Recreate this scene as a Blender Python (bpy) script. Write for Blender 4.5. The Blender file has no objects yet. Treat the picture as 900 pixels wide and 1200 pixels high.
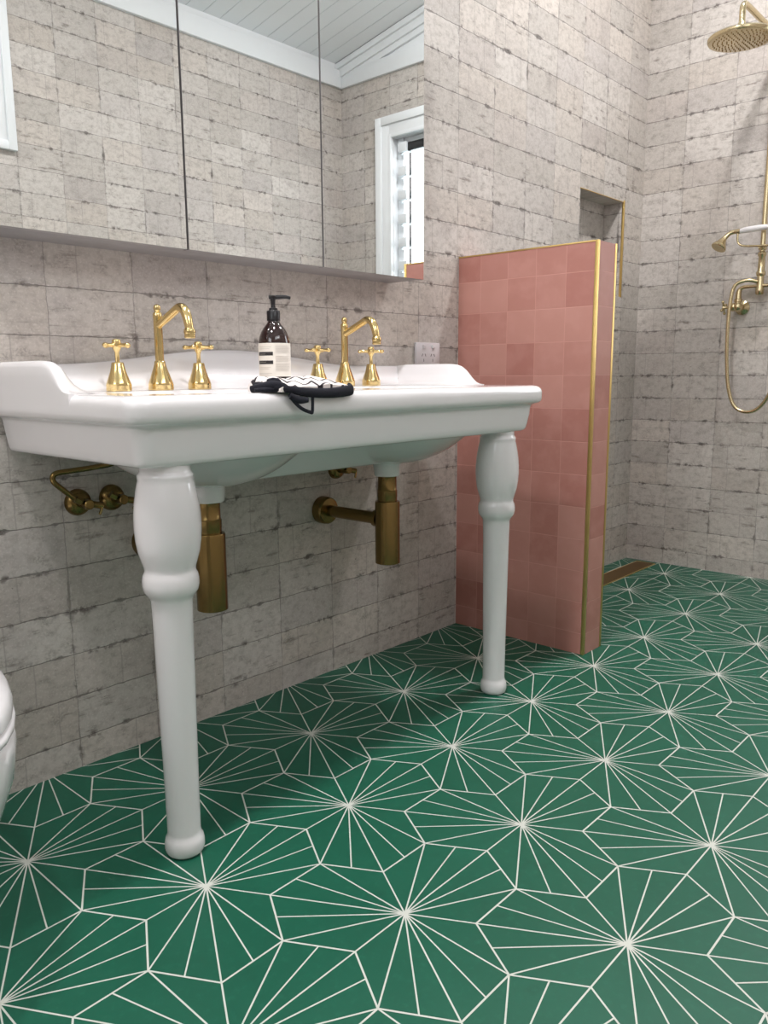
import bpy, bmesh, math, random
from math import sin, cos, pi, radians, sqrt, exp
from mathutils import Vector, Matrix
random.seed(7)
SC = bpy.context.scene
COL = SC.collection
LOC = {}

# ------------------------------------------------------------------ helpers
def lin(c):
    return tuple(((v/255)/12.92 if v/255 <= .04045 else ((v/255+.055)/1.055)**2.4) for v in c)

def tag(o, label=None, cat=None, group=None, kind=None):
    if label: o['label'] = label
    if cat: o['category'] = cat
    if group: o['group'] = group
    if kind: o['kind'] = kind
    return o

def empty(name, loc, label=None, cat=None, group=None, kind=None):
    o = bpy.data.objects.new(name, None)
    o.empty_display_size = .05
    COL.objects.link(o)
    o.location = loc
    LOC[o.name] = Vector(loc)
    return tag(o, label, cat, group, kind)

def worldloc(o):
    v = Vector((0, 0, 0))
    while o is not None:
        v += Vector(o.location); o = o.parent
    return v

class MB:
    def __init__(s): s.v = []; s.f = []; s.m = []
    def add(s, vs, fs, mi=0):
        b = len(s.v); s.v += [tuple(v) for v in vs]
        s.f += [tuple(b+i for i in f) for f in fs]; s.m += [mi]*len(fs)
    def box(s, a, b, mi=0, bev=0, seg=2):
        bm = bmesh.new()
        bmesh.ops.create_cube(bm, size=1)
        for v in bm.verts:
            v.co = Vector([a[i] + (v.co[i]+.5)*(b[i]-a[i]) for i in range(3)])
        if bev: bmesh.ops.bevel(bm, geom=list(bm.edges), offset=bev, segments=seg, affect='EDGES', profile=.5)
        bm.verts.index_update()
        s.add([v.co.copy() for v in bm.verts], [[v.index for v in f.verts] for f in bm.faces], mi)
        bm.free()
    def quad(s, p, mi=0): s.add(p, [range(len(p))], mi)
    def lathe(s, prof, org=(0, 0, 0), axis='Z', n=40, mi=0, cap=True):
        """prof: (r, t) pairs along the axis."""
        org = Vector(org)
        ax = {'Z': Vector((0, 0, 1)), 'X': Vector((1, 0, 0)), 'Y': Vector((0, 1, 0))}[axis] if isinstance(axis, str) else Vector(axis).normalized()
        u = ax.orthogonal().normalized(); w = ax.cross(u)
        vs = []; fs = []
        for r, t in prof:
            for k in range(n):
                a = 2*pi*k/n
                vs.append(org + ax*t + (u*cos(a)+w*sin(a))*r)
        L = len(prof)
        for i in range(L-1):
            for k in range(n):
                k2 = (k+1) % n
                fs.append((i*n+k, i*n+k2, (i+1)*n+k2, (i+1)*n+k))
        if cap:
            fs.append(tuple(range(n-1, -1, -1))); fs.append(tuple((L-1)*n+k for k in range(n)))
        s.add(vs, fs, mi)
    def tube(s, pts, r, n=14, sub=8, mi=0, smooth=True, flat=1.0, up=None):
        P = [Vector(p) for p in pts]
        rr = r if isinstance(r, (list, tuple)) else [r]*len(P)
        if smooth and len(P) > 2:
            Q = []; RR = []
            for i in range(len(P)-1):
                p0 = P[max(i-1, 0)]; p1 = P[i]; p2 = P[i+1]; p3 = P[min(i+2, len(P)-1)]
                for k in range(sub):
                    t = k/sub
                    Q.append(.5*((2*p1)+(p2-p0)*t+(2*p0-5*p1+4*p2-p3)*t*t+(3*p1-p0-3*p2+p3)*t**3))
                    RR.append(rr[i]+(rr[i+1]-rr[i])*t)
            Q.append(P[-1]); RR.append(rr[-1]); P = Q; rr = RR
        vs = []; fs = []
        u = None
        for i, p in enumerate(P):
            t = (P[min(i+1, len(P)-1)]-P[max(i-1, 0)]).normalized()
            if u is None: u = (Vector(up) if up else t.orthogonal()); 
            u = (u - t*u.dot(t)).normalized(); w = t.cross(u)
            for k in range(n):
                a = 2*pi*k/n
                vs.append(p+(u*cos(a)*flat+w*sin(a))*rr[i])
        L = len(P)
        for i in range(L-1):
            for k in range(n):
                k2 = (k+1) % n
                fs.append((i*n+k, i*n+k2, (i+1)*n+k2, (i+1)*n+k))
        fs.append(tuple(range(n-1, -1, -1))); fs.append(tuple((L-1)*n+k for k in range(n)))
        s.add(vs, fs, mi)
    def ball(s, c, r, n=16, mi=0, sc=(1, 1, 1)):
        c = Vector(c); vs = []; fs = []; m = n//2
        for i in range(1, m):
            a = pi*i/m
            for k in range(n):
                b = 2*pi*k/n
                vs.append(c+Vector((sin(a)*cos(b)*sc[0], sin(a)*sin(b)*sc[1], cos(a)*sc[2]))*r)
        for i in range(m-2):
            for k in range(n):
                k2 = (k+1) % n
                fs.append((i*n+k, (i+1)*n+k, (i+1)*n+k2, i*n+k2))
        t = len(vs); vs.append(c+Vector((0, 0, r*sc[2]))); vs.append(c-Vector((0, 0, r*sc[2])))
        for k in range(n):
            k2 = (k+1) % n
            fs.append((t, k, k2)); fs.append((t+1, (m-2)*n+k2, (m-2)*n+k))
        s.add(vs, fs, mi)
    def build(s, name, mats, parent=None, smooth=True, angle=40, recalc=True):
        if not isinstance(mats, (list, tuple)): mats = [mats]
        o0 = worldloc(parent) if parent else Vector((0, 0, 0))
        me = bpy.data.meshes.new(name)
        me.from_pydata([tuple(Vector(v)-o0) for v in s.v], [], [list(f) for f in s.f])
        for m in mats: me.materials.append(m)
        me.polygons.foreach_set('material_index', s.m)
        if recalc:
            bm = bmesh.new(); bm.from_mesh(me)
            bmesh.ops.recalc_face_normals(bm, faces=bm.faces)
            bm.to_mesh(me); bm.free()
        if smooth:
            me.polygons.foreach_set('use_smooth', [True]*len(me.polygons))
            me.set_sharp_from_angle(angle=radians(angle))
        me.update()
        o = bpy.data.objects.new(name, me)
        COL.objects.link(o)
        if parent: o.parent = parent
        return o

def copy_tree(o, parent=None):
    c = o.copy(); COL.objects.link(c); c.parent = parent
    for ch in list(o.children): copy_tree(ch, c)
    return c

# ------------------------------------------------------------------ node helper
class N:
    """tiny operator wrapper over shader nodes"""
    def __init__(s, T, sock): s.T = T; s.k = sock
    def _m(s, op, *o, clamp=False):
        nd = s.T.nodes.new('ShaderNodeMath'); nd.operation = op; nd.use_clamp = clamp
        for i, a in enumerate((s,)+o):
            if isinstance(a, N): s.T.links.new(a.k, nd.inputs[i])
            else: nd.inputs[i].default_value = a
        return N(s.T, nd.outputs[0])
    def __add__(s, o): return s._m('ADD', o)
    __radd__ = __add__
    def __sub__(s, o): return s._m('SUBTRACT', o)
    def __mul__(s, o): return s._m('MULTIPLY', o)
    def __truediv__(s, o): return s._m('DIVIDE', o)
    def floor(s): return s._m('FLOOR')
    def fract(s): return s._m('FRACT')
    def mn(s, o): return s._m('MINIMUM', o)
    def mx(s, o): return s._m('MAXIMUM', o)
    def pw(s, o): return s._m('POWER', o)
    def inv(s): return (s*-1.0)+1.0
    def step(s, a, b, x=0., y=1.):
        nd = s.T.nodes.new('ShaderNodeMapRange'); nd.interpolation_type = 'SMOOTHSTEP'
        for i, v in enumerate((s, a, b, x, y)):
            if isinstance(v, N): s.T.links.new(v.k, nd.inputs[i])
            else: nd.inputs[i].default_value = v
        return N(s.T, nd.outputs[0])

def mat_base(name):
    m = bpy.data.materials.new(name); m.use_nodes = True
    T = m.node_tree; b = T.nodes['Principled BSDF']
    return m, T, b

def vec(T, x, y, z):
    nd = T.nodes.new('ShaderNodeCombineXYZ')
    for i, a in enumerate((x, y, z)):
        if isinstance(a, N): T.links.new(a.k, nd.inputs[i])
        else: nd.inputs[i].default_value = a
    return nd.outputs[0]

def noise(T, v, scale, detail=3, rough=.55, off=None):
    nd = T.nodes.new('ShaderNodeTexNoise'); nd.inputs['Scale'].default_value = scale
    nd.inputs['Detail'].default_value = detail; nd.inputs['Roughness'].default_value = rough
    T.links.new(v, nd.inputs['Vector'])
    return N(T, nd.outputs['Fac'])

def white(T, v):
    nd = T.nodes.new('ShaderNodeTexWhiteNoise'); nd.noise_dimensions = '3D'
    T.links.new(v, nd.inputs['Vector'])
    return N(T, nd.outputs['Value'])

def mix(T, f, a, b, mode='MIX'):
    nd = T.nodes.new('ShaderNodeMix'); nd.data_type = 'RGBA'; nd.blend_type = mode
    for i, v in ((0, f), (6, a), (7, b)):
        if isinstance(v, N): T.links.new(v.k, nd.inputs[i])
        elif isinstance(v, bpy.types.NodeSocket): T.links.new(v, nd.inputs[i])
        elif isinstance(v, tuple): nd.inputs[i].default_value = (*v, 1) if len(v) == 3 else v
        else: nd.inputs[i].default_value = v
    return nd.outputs[2]

def coords(T, kind='Object'):
    tc = T.nodes.new('ShaderNodeTexCoord')
    sp = T.nodes.new('ShaderNodeSeparateXYZ'); T.links.new(tc.outputs[kind], sp.inputs[0])
    return tc.outputs[kind], N(T, sp.outputs[0]), N(T, sp.outputs[1]), N(T, sp.outputs[2])

def bump(T, b, h, strength=.3, dist=.002):
    nd = T.nodes.new('ShaderNodeBump'); nd.inputs['Strength'].default_value = strength
    nd.inputs['Distance'].default_value = dist
    T.links.new(h.k if isinstance(h, N) else h, nd.inputs['Height'])
    T.links.new(nd.outputs[0], b.inputs['Normal'])

def simple(name, col, rough=.5, metal=0, spec=.5, var=.06, vs=30, bumpy=0, coat=0, aniso=0):
    m, T, b = mat_base(name)
    v, X, Y, Z = coords(T)
    n = noise(T, v, vs, 3)
    c = mix(T, n, tuple(k*(1-var) for k in col), tuple(min(1, k*(1+var)) for k in col))
    T.links.new(c, b.inputs['Base Color'])
    b.inputs['Roughness'].default_value = rough; b.inputs['Metallic'].default_value = metal
    b.inputs['Specular IOR Level'].default_value = spec
    b.inputs['Coat Weight'].default_value = coat; b.inputs['Coat Roughness'].default_value = .04
    if bumpy: bump(T, b, n, bumpy, .001)
    return m

# wall tile: 196 x 97.5 mm printed plaster-brick porcelain, stack bonded
TW, TH = .196, .0975
def wall_tile(name, axis, u0, v0=.0675, seed=0.):
    m, T, b = mat_base(name)
    v, X, Y, Z = coords(T)
    U = X if axis == 'X' else Y
    P = vec(T, U, Z, seed)
    wob = noise(T, P, 26, 3)-.5
    wob2 = noise(T, vec(T, Z+3.1, U, seed+5), 26, 3)-.5
    cu = (U-u0+wob*.007)/TW; cv = (Z-v0+wob2*.006)/TH
    cu = cu+50.; cv = cv+50.
    iu = cu.floor(); iv = cv.floor(); fu = cu.fract(); fv = cv.fract()
    du = fu.mn(fu.inv())*TW; dv = fv.mn(fv.inv())*TH
    r1 = white(T, vec(T, iu, iv, seed+1.3)); r2 = white(T, vec(T, iu, iv, seed+7.7)); r3 = white(T, vec(T, iu, iv, seed+12.1))
    r4 = white(T, vec(T, iu, iv, seed+21.1))
    # printed ghost bricks inside some tiles: one upright seam per tile
    seam = (fu-(r4*.6+.2))._m('ABSOLUTE')*TW
    big = noise(T, P, 7, 2)
    fine = noise(T, P, 55, 5, .65)
    vfine = noise(T, P, 190, 3, .7)
    streak = noise(T, vec(T, U*7., Z*75.+r1*30., seed+r2*9.), 1., 4, .6)
    patch = noise(T, vec(T, U*1.0, Z*1.6, seed+3.), 21, 3, .6)
    # colours of the print
    base = mix(T, r1, lin((188, 181, 175)), lin((210, 203, 198)))
    base = mix(T, (r2.step(.5, .9))*.45, base, lin((205, 193, 183)))
    base = mix(T, (r3.step(.68, .92))*.35, base, lin((176, 168, 168)))
    base = mix(T, fine.step(.42, .68)*.45, base, lin((158, 149, 142)))
    base = mix(T, big.step(.52, .75)*.35, base, lin((160, 151, 148)))
    base = mix(T, vfine.step(.48, .72)*.42, base, lin((232, 225, 221)))
    base = mix(T, (patch.step(.50, .66))*(vfine.step(.42, .60))*.54, base, lin((128, 119, 112)))
    st = (streak.step(.56, .66))*(patch.step(.42, .62))*((r3*-1.+1.).step(.2, .8))
    base = mix(T, st*.65, base, lin((120, 109, 103)))
    pits = (noise(T, P, 120, 2, .5)).step(.71, .77)
    base = mix(T, pits*.55, base, lin((96, 86, 81)))
    sm = (seam.step(.0025, .0003))*(r2.step(.35, .4))*.45
    base = mix(T, sm, base, lin((150, 141, 137)))
    # joints
    jn = noise(T, P, 17, 4, .6)
    jn2 = noise(T, vec(T, U, Z*.55, seed+17.), 15, 4, .6)
    wh = (jn.step(.46, .74)).pw(1.6)*.0095+.0014
    wv = (jn2.step(.48, .76)).pw(1.6)*.0110+.0012
    jh = (dv/wh).step(1., .35); jv = (du/wv).step(1., .35)
    j = jh.mx(jv*.72)
    near = (dv.step(.014, .001)).mx(du.step(.012, .001)*.7)
    dirt = near*(noise(T, P, 38, 3, .6).step(.50, .64))*(noise(T, P, 9, 2).step(.44, .58))
    base = mix(T, dirt*.9, base, lin((104, 95, 92)))
    base = mix(T, j*.66, base, lin((104, 97, 94)))
    blot = (((jn.step(.60, .70))*(dv.step(.010, .002))).mx((jn2.step(.60, .70))*(du.step(.010, .002))))*(vfine.step(.35, .55))
    base = mix(T, blot*.62, base, lin((74, 68, 66)))
    T.links.new(base, b.inputs['Base Color'])
    b.inputs['Roughness'].default_value = .62
    b.inputs['Specular IOR Level'].default_value = .35
    h = (j*-1.)+fine*.25-pits*.5-st*.3-dirt*.4
    bump(T, b, h, .5, .0022)
    return m

def pink_tile(name, axis, u0, uw, v0=.0675, seed=0., tint=(1, 1, 1)):
    m, T, b = mat_base(name)
    v, X, Y, Z = coords(T)
    U = {'X': X, 'Y': Y}[axis]
    P = vec(T, U, Z, seed)
    cu = (U-u0)/uw+50.; cv = (Z-v0)/.0986+50.
    if True:
        w = noise(T, P, 14, 2)-.5
        cu = cu+w*.018; cv = cv+w*.018
    iu = cu.floor(); iv = cv.floor(); fu = cu.fract(); fv = cv.fract()
    du = fu.mn(fu.inv())*uw; dv = fv.mn(fv.inv())*.0986
    r1 = white(T, vec(T, iu, iv, seed+1.)); r2 = white(T, vec(T, iu, iv, seed+4.))
    cl = noise(T, vec(T, U+r1*7., Z+r2*5., seed), 13, 3, .55)
    a = mix(T, r1, lin((178, 120, 110)), lin((197, 143, 132)))
    a = mix(T, cl.step(.38, .68)*.42, a, lin((204, 150, 140)))
    a = mix(T, (r2.step(.75, 1.))*.3, a, lin((160, 94, 86)))
    j = (du.mn(dv)).step(.0016, .0006)
    a = mix(T, j*.55, a, lin((212, 158, 146)))
    T.links.new(a, b.inputs['Base Color'])
    b.inputs['Roughness'].default_value = .5; b.inputs['Specular IOR Level'].default_value = .35
    bump(T, b, (j*-1.)+cl*.15+noise(T, P, 60, 2)*.1, .35, .0015)
    return m

M = {}
M['tile_back'] = wall_tile('printed_tile_back', 'X', .0295, seed=1.)
M['tile_right'] = wall_tile('printed_tile_right', 'Y', -.1755, seed=14.)
M['tile_front'] = wall_tile('printed_tile_front', 'X', .05, seed=31.)
M['tile_left'] = wall_tile('printed_tile_left', 'Y', -.1, seed=43.)
M['pink_face'] = pink_tile('pink_tile_face', 'Y', -.0875, .1018, seed=2.)
M['pink_end'] = pink_tile('pink_tile_end', 'X', 1.39, .14, seed=9.)
M['paint'] = simple('white_paint', lin((238, 240, 243)), .45, var=.01)
M['sash'] = simple('white_aluminium', lin((225, 228, 232)), .35, var=.01)
M['dark'] = simple('dark_gap', lin((38, 38, 40)), .6)
M['ceramic'] = simple('glazed_ceramic', lin((240, 236, 238)), .12, spec=.5, var=.008, coat=.6)
M['gold'] = simple('polished_brass', lin((232, 205, 145)), .13, metal=1, var=.04)
M['trap'] = simple('brushed_antique_brass', lin((140, 116, 72)), .27, metal=1, var=.12, vs=60)
M['satin'] = simple('satin_brass', lin((210, 193, 155)), .24, metal=1, var=.06)
M['strip'] = simple('brass_strip', lin((216, 184, 116)), .36, metal=.85, var=.08)
M['cabside'] = simple('cabinet_board', lin((150, 146, 146)), .5)
M['plastic'] = simple('white_plastic', lin((222, 218, 222)), .35, var=.01)
M['black'] = simple('black_plastic', lin((22, 20, 24)), .3)
M['label'] = simple('cream_label', lin((232, 224, 214)), .6, var=.02)
M['labelblack'] = simple('label_black', lin((40, 36, 38)), .6)
M['print'] = simple('label_print', lin((178, 168, 162)), .7)
M['navy'] = simple('navy_cloth', lin((22, 22, 34)), .9, var=.2, vs=400, bumpy=.6)
M['grille'] = simple('brass_grille', lin((128, 98, 52)), .42, metal=.8, var=.1)

m, T, b = mat_base('mirror_glass')
b.inputs['Metallic'].default_value = 1; b.inputs['Roughness'].default_value = .0
b.inputs['Base Color'].default_value = (.93, .95, .94, 1)
M['mirror'] = m

m, T, b = mat_base('amber_glass')
b.inputs['Base Color'].default_value = (*lin((38, 18, 16)), 1); b.inputs['Roughness'].default_value = .06
b.inputs['Coat Weight'].default_value = .6
M['amber'] = m

m, T, b = mat_base('window_glass')
tr = T.nodes.new('ShaderNodeBsdfTransparent'); gl = T.nodes.new('ShaderNodeBsdfGlossy'); gl.inputs['Roughness'].default_value = .02
tr.inputs[0].default_value = (.93, .96, .96, 1)
ms = T.nodes.new('ShaderNodeMixShader'); ms.inputs[0].default_value = .12
T.links.new(tr.outputs[0], ms.inputs[1]); T.links.new(gl.outputs[0], ms.inputs[2])
T.links.new(ms.outputs[0], T.nodes['Material Output'].inputs['Surface'])
M['glass'] = m

m, T, b = mat_base('frosted_louvre_glass')
tr = T.nodes.new('ShaderNodeBsdfTransparent'); df = T.nodes.new('ShaderNodeBsdfTranslucent'); gl = T.nodes.new('ShaderNodeBsdfGlossy'); gl.inputs['Roughness'].default_value = .05
df.inputs[0].default_value = (.85, .9, .92, 1); tr.inputs[0].default_value = (.9, .95, .95, 1)
m1 = T.nodes.new('ShaderNodeMixShader'); m1.inputs[0].default_value = .45; T.links.new(tr.outputs[0], m1.inputs[1]); T.links.new(df.outputs[0], m1.inputs[2])
m2 = T.nodes.new('ShaderNodeMixShader'); m2.inputs[0].default_value = .1; T.links.new(m1.outputs[0], m2.inputs[1]); T.links.new(gl.outputs[0], m2.inputs[2])
T.links.new(m2.outputs[0], T.nodes['Material Output'].inputs['Surface'])
M['frost'] = m

# green floor tile
m, T, b = mat_base('green_cement_tile')
v, X, Y, Z = coords(T)
c = mix(T, noise(T, v, 3.2, 4, .6), lin((16, 82, 62)), lin((30, 102, 80)))
c = mix(T, noise(T, v, 60, 4, .7).step(.5, .8)*.3, c, lin((44, 120, 96)))
c = mix(T, noise(T, v, 11, 3).step(.62, .72)*.25, c, lin((12, 72, 54)))
T.links.new(c, b.inputs['Base Color'])
b.inputs['Roughness'].default_value = .42; b.inputs['Specular IOR Level'].default_value = .4
bump(T, b, noise(T, v, 90, 3), .06, .001)
M['green'] = m
M['line'] = simple('white_inlay', lin((212, 214, 206)), .45, var=.05, vs=12)

# boarded ceiling
m, T, b = mat_base('white_boards')
v, X, Y, Z = coords(T)
f = ((X/.10)+50.).fract(); d = f.mn(f.inv())*.10
g = d.step(.004, .0008)
T.links.new(mix(T, g*.35, lin((240, 242, 244)), lin((180, 184, 188))), b.inputs['Base Color'])
b.inputs['Roughness'].default_value = .35
bump(T, b, g*-1., .8, .004)
M['boards'] = m

# knitted zigzag cloth
m, T, b = mat_base('zigzag_knit')
v, X, Y, Z = coords(T)
U_ = X*.74-Y*.67; V_ = X*.67+Y*.74
zz = ((U_/.030).fract()-.5)._m('ABSOLUTE')*.030
q = ((V_+zz*2.6)/.055).fract()
k = (q.step(.20, .26)*(q.step(.52, .46))).inv()
T.links.new(mix(T, k.mn(1.), lin((44, 38, 44)), lin((232, 222, 218))), b.inputs['Base Color'])
b.inputs['Roughness'].default_value = .95
bump(T, b, noise(T, v, 500, 2), .6, .001)
M['zigzag'] = m

# ------------------------------------------------------------------ room
XL, XR, YF, YB = -2.1, 2.743, -2.12, 0.
TT = 2.475                                   # top of the tiling
def zc(y): return 2.60+.19*(y-YF)            # raked ceiling

def rect_hole(mb, axis, c, u0, u1, z0, z1, h, mi=0):
    """wall rectangle in a plane with a rectangular hole h=(u0,u1,z0,z1)"""
    def p(u, z): return (u, c, z) if axis == 'Y' else (c, u, z)
    us = [u0, h[0], h[1], u1]; zs = [z0, h[2], h[3], z1]
    for i in range(3):
        for j in range(3):
            if i == 1 and j == 1: continue
            mb.quad([p(us[i], zs[j]), p(us[i+1], zs[j]), p(us[i+1], zs[j+1]), p(us[i], zs[j+1])], mi)

# vanity wall with recessed niche
NX0, NX1, NZ0, NZ1, ND = 2.19, 2.562, 1.185, 1.572, .09
w = MB()
rect_hole(w, 'Y', 0, XL, XR, 0, TT, (NX0, NX1, NZ0, NZ1))
w.quad([(NX0, ND, NZ0), (NX1, ND, NZ0), (NX1, ND, NZ1), (NX0, ND, NZ1)])
for (a, b_) in (((NX0, NZ0), (NX1, NZ0)), ((NX1, NZ0), (NX1, NZ1)), ((NX1, NZ1), (NX0, NZ1)), ((NX0, NZ1), (NX0, NZ0))):
    mi = 2 if a[0] == b_[0] else 0
    w.quad([(a[0], 0, a[1]), (b_[0], 0, b_[1]), (b_[0], ND, b_[1]), (a[0], ND, a[1])], mi)
w.quad([(XL, 0, TT), (XR, 0, TT), (XR, 0, zc(0)+.02), (XL, 0, zc(0)+.02)], 1)
tag(w.build('wall_back', [M['tile_back'], M['paint'], M['tile_right']], smooth=False, recalc=False), kind='structure')

# shower wall with the louvre window
W1 = (-1.72, -.98, 1.0, 2.14)
w = MB()
rect_hole(w, 'X', XR, YF, YB, 0, TT, W1)
w.quad([(XR, YF, TT), (XR, YB, TT), (XR, YB, zc(0)+.02), (XR, YF, zc(YF)+.02)], 1)
for a, b_ in (((W1[0], W1[2]), (W1[1], W1[2])), ((W1[1], W1[2]), (W1[1], W1[3])), ((W1[1], W1[3]), (W1[0], W1[3])), ((W1[0], W1[3]), (W1[0], W1[2]))):
    w.quad([(XR, a[0], a[1]), (XR, b_[0], b_[1]), (XR+.12, b_[0], b_[1]), (XR+.12, a[0], a[1])], 1)
tag(w.build('wall_right', [M['tile_right'], M['paint']], smooth=False, recalc=False), kind='structure')

# wall behind the camera with a high window
W2 = (-.75, .74, 1.87, 2.40)
w = MB()
rect_hole(w, 'Y', YF, XL, XR, 0, TT, W2)
w.quad([(XL, YF, TT), (XR, YF, TT), (XR, YF, zc(YF)+.02), (XL, YF, zc(YF)+.02)], 1)
for a, b_ in (((W2[0], W2[2]), (W2[1], W2[2])), ((W2[1], W2[2]), (W2[1], W2[3])), ((W2[1], W2[3]), (W2[0], W2[3])), ((W2[0], W2[3]), (W2[0], W2[2]))):
    w.quad([(a[0], YF, a[1]), (b_[0], YF, b_[1]), (b_[0], YF-.12, b_[1]), (a[0], YF-.12, a[1])], 1)
tag(w.build('wall_front', [M['tile_front'], M['paint']], smooth=False, recalc=False), kind='structure')

w = MB()
W3 = (-1.6, -.5, 1.6, 2.36)  # opening for the added window, lets sky light in from the left
rect_hole(w, 'X', XL, YF, YB, 0, TT, W3)
for a, b_ in (((W3[0], W3[2]), (W3[1], W3[2])), ((W3[1], W3[2]), (W3[1], W3[3])), ((W3[1], W3[3]), (W3[0], W3[3])), ((W3[0], W3[3]), (W3[0], W3[2]))):
    w.quad([(XL, a[0], a[1]), (XL, b_[0], b_[1]), (XL-.12, b_[0], b_[1]), (XL-.12, a[0], a[1])], 1)
w.quad([(XL, YF, TT), (XL, YB, TT), (XL, YB, zc(0)+.02), (XL, YF, zc(YF)+.02)], 1)
tag(w.build('wall_left', [M['tile_left'], M['paint']], smooth=False, recalc=False), kind='structure')

w = MB()
w.add([(XL-.02, YF-.02, zc(YF)), (XR+.02, YF-.02, zc(YF)), (XR+.02, YB+.02, zc(YB)), (XL-.02, YB+.02, zc(YB)),
       (XL-.02, YF-.02, zc(YF)+.05), (XR+.02, YF-.02, zc(YF)+.05), (XR+.02, YB+.02, zc(YB)+.05), (XL-.02, YB+.02, zc(YB)+.05)],
      [(0, 1, 2, 3), (7, 6, 5, 4), (0, 4, 5, 1), (1, 5, 6, 2), (2, 6, 7, 3), (3, 7, 4, 0)])
tag(w.build('ceiling', M['boards'], smooth=False), kind='structure')

# cornice boards above the tiling
w = MB(); w.box((XL, YF, TT), (XR, YF+.02, TT+.095), bev=.003)
tag(w.build('trim_1', M['paint']), kind='structure')
w = MB(); w.box((XR-.018, YF+.02, TT), (XR, YB, TT+.085), bev=.003)
tag(w.build('trim_2', M['paint']), kind='structure')
w = MB()
for off, th, h in ((0, .045, .03), (.03, .03, .04), (.07, .016, .03)):
    w.add([(XR-th, YF, zc(YF)-off-h), (XR, YF, zc(YF)-off-h), (XR, YF, zc(YF)-off), (XR-th, YF, zc(YF)-off),
           (XR-th, YB, zc(YB)-off-h), (XR, YB, zc(YB)-off-h), (XR, YB, zc(YB)-off), (XR-th, YB, zc(YB)-off)],
          [(0, 1, 2, 3), (4, 7, 6, 5), (0, 4, 5, 1), (1, 5, 6, 2), (2, 6, 7, 3), (3, 7, 4, 0)])
tag(w.build('trim_3', M['paint'], smooth=False), kind='structure')

# windows -----------------------------------------------------------
def casing(mb, axis, c, h, wd, sgn):
    """architrave around hole h on a wall plane; sgn = direction into the room"""
    u0, u1, z0, z1 = h
    def bx(a0, a1, b0, b1, t):
        lo, hi = sorted((c, c+sgn*t))
        if axis == 'X': mb.box((lo, a0, b0), (hi, a1, b1), bev=.003)
        else: mb.box((a0, lo, b0), (a1, hi, b1), bev=.003)
    for (k0, k1, t) in ((0, wd*.16, .022), (wd*.16, wd*.62, .016), (wd*.62, wd, .026)):
        bx(u0-k1, u0-k0, z0-k1, z1+k1, t); bx(u1+k0, u1+k1, z0-k1, z1+k1, t)
        bx(u0-k0, u1+k0, z1+k0, z1+k1, t); bx(u0-k0, u1+k0, z0-k1, z0-k0, t)

win = empty('window_1', (XR, (W1[0]+W1[1])/2, W1[2]), kind='structure')
w = MB(); casing(w, 'X', XR, W1, .115, -1); w.build('window_frame', M['paint'], win)
w = MB()
ys = [W1[0], (W1[0]+W1[1])/2, W1[1]]
for y, hw in ((W1[0]+.022, .022), (ys[1], .03), (W1[1]-.022, .022)):
    w.box((XR+.035, y-hw, W1[2]), (XR+.075, y+hw, W1[3]), bev=.002)
w.box((XR+.045, W1[0], W1[3]-.03), (XR+.08, W1[1], W1[3]), bev=.002)
w.box((XR+.045, W1[0], W1[2]), (XR+.08, W1[1], W1[2]+.03), bev=.002)
w.build('louvre_frame', M['sash'], win)
z = W1[2]+.09
while z < W1[3]-.05:
    for s in range(2):
        g = MB()
        y0, y1 = ys[s]+(.046 if s == 0 else .034), ys[s+1]-(.034 if s == 0 else .046)
        a = radians(50)
        g.add([(XR+.0625+sx*.13*sin(a)-sz*.003, y, z+sx*.13*cos(a)+sz*.003) for y in (y0, y1) for sx in (-.5, .5) for sz in (-.5, .5)],
              [(0, 1, 3, 2), (4, 6, 7, 5), (0, 4, 5, 1), (1, 5, 7, 3), (3, 7, 6, 2), (2, 6, 4, 0)])
        g.build('louvre_blade', M['frost'], win, smooth=False)
    z += .125
w = MB()
z = W1[2]+.09
while z < W1[3]-.05:
    for y in (W1[0]+.055, ys[1]-.040, ys[1]+.040, W1[1]-.055):
        w.box((XR+.020, y-.014, z-.022), (XR+.082, y+.014, z+.010), bev=.003)
        w.box((XR+.004, y-.028, z-.030), (XR+.022, y+.034, z+.022), bev=.005)
    z += .125
w.build('louvre_clips', M['sash'], win)
w = MB(); w.box((XR+.02, W1[0]+.02, W1[3]-.075), (XR+.048, W1[1]-.02, W1[3]-.032), bev=.004)
w.build('blind_roll', M['dark'], win)
w = MB()
for y in (W1[0]+.098, W1[1]-.098): w.box((XR+.024, y-.004, W1[2]+.03), (XR+.034, y+.004, W1[3]-.03), bev=.001)
w.build('blind_guide', M['dark'], win)

win = empty('window_2', ((W2[0]+W2[1])/2, YF, W2[2]), kind='structure')
w = MB(); casing(w, 'Y', YF, W2, .09, 1); w.build('window_frame', M['paint'], win)
w = MB()
for x in (W2[0]+.015, 0, W2[1]-.015):
    w.box((x-.015, YF-.08, W2[2]), (x+.015, YF-.05, W2[3]), bev=.002)
w.box((W2[0], YF-.08, W2[3]-.03), (W2[1], YF-.05, W2[3]), bev=.002); w.box((W2[0], YF-.08, W2[2]), (W2[1], YF-.05, W2[2]+.03), bev=.002)
w.build('sash', M['sash'], win)
w = MB(); w.box((W2[0]+.03, YF-.067, W2[2]+.03), (W2[1]-.03, YF-.063, W2[3]-.03)); w.build('pane', M['glass'], win, smooth=False)

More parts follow.
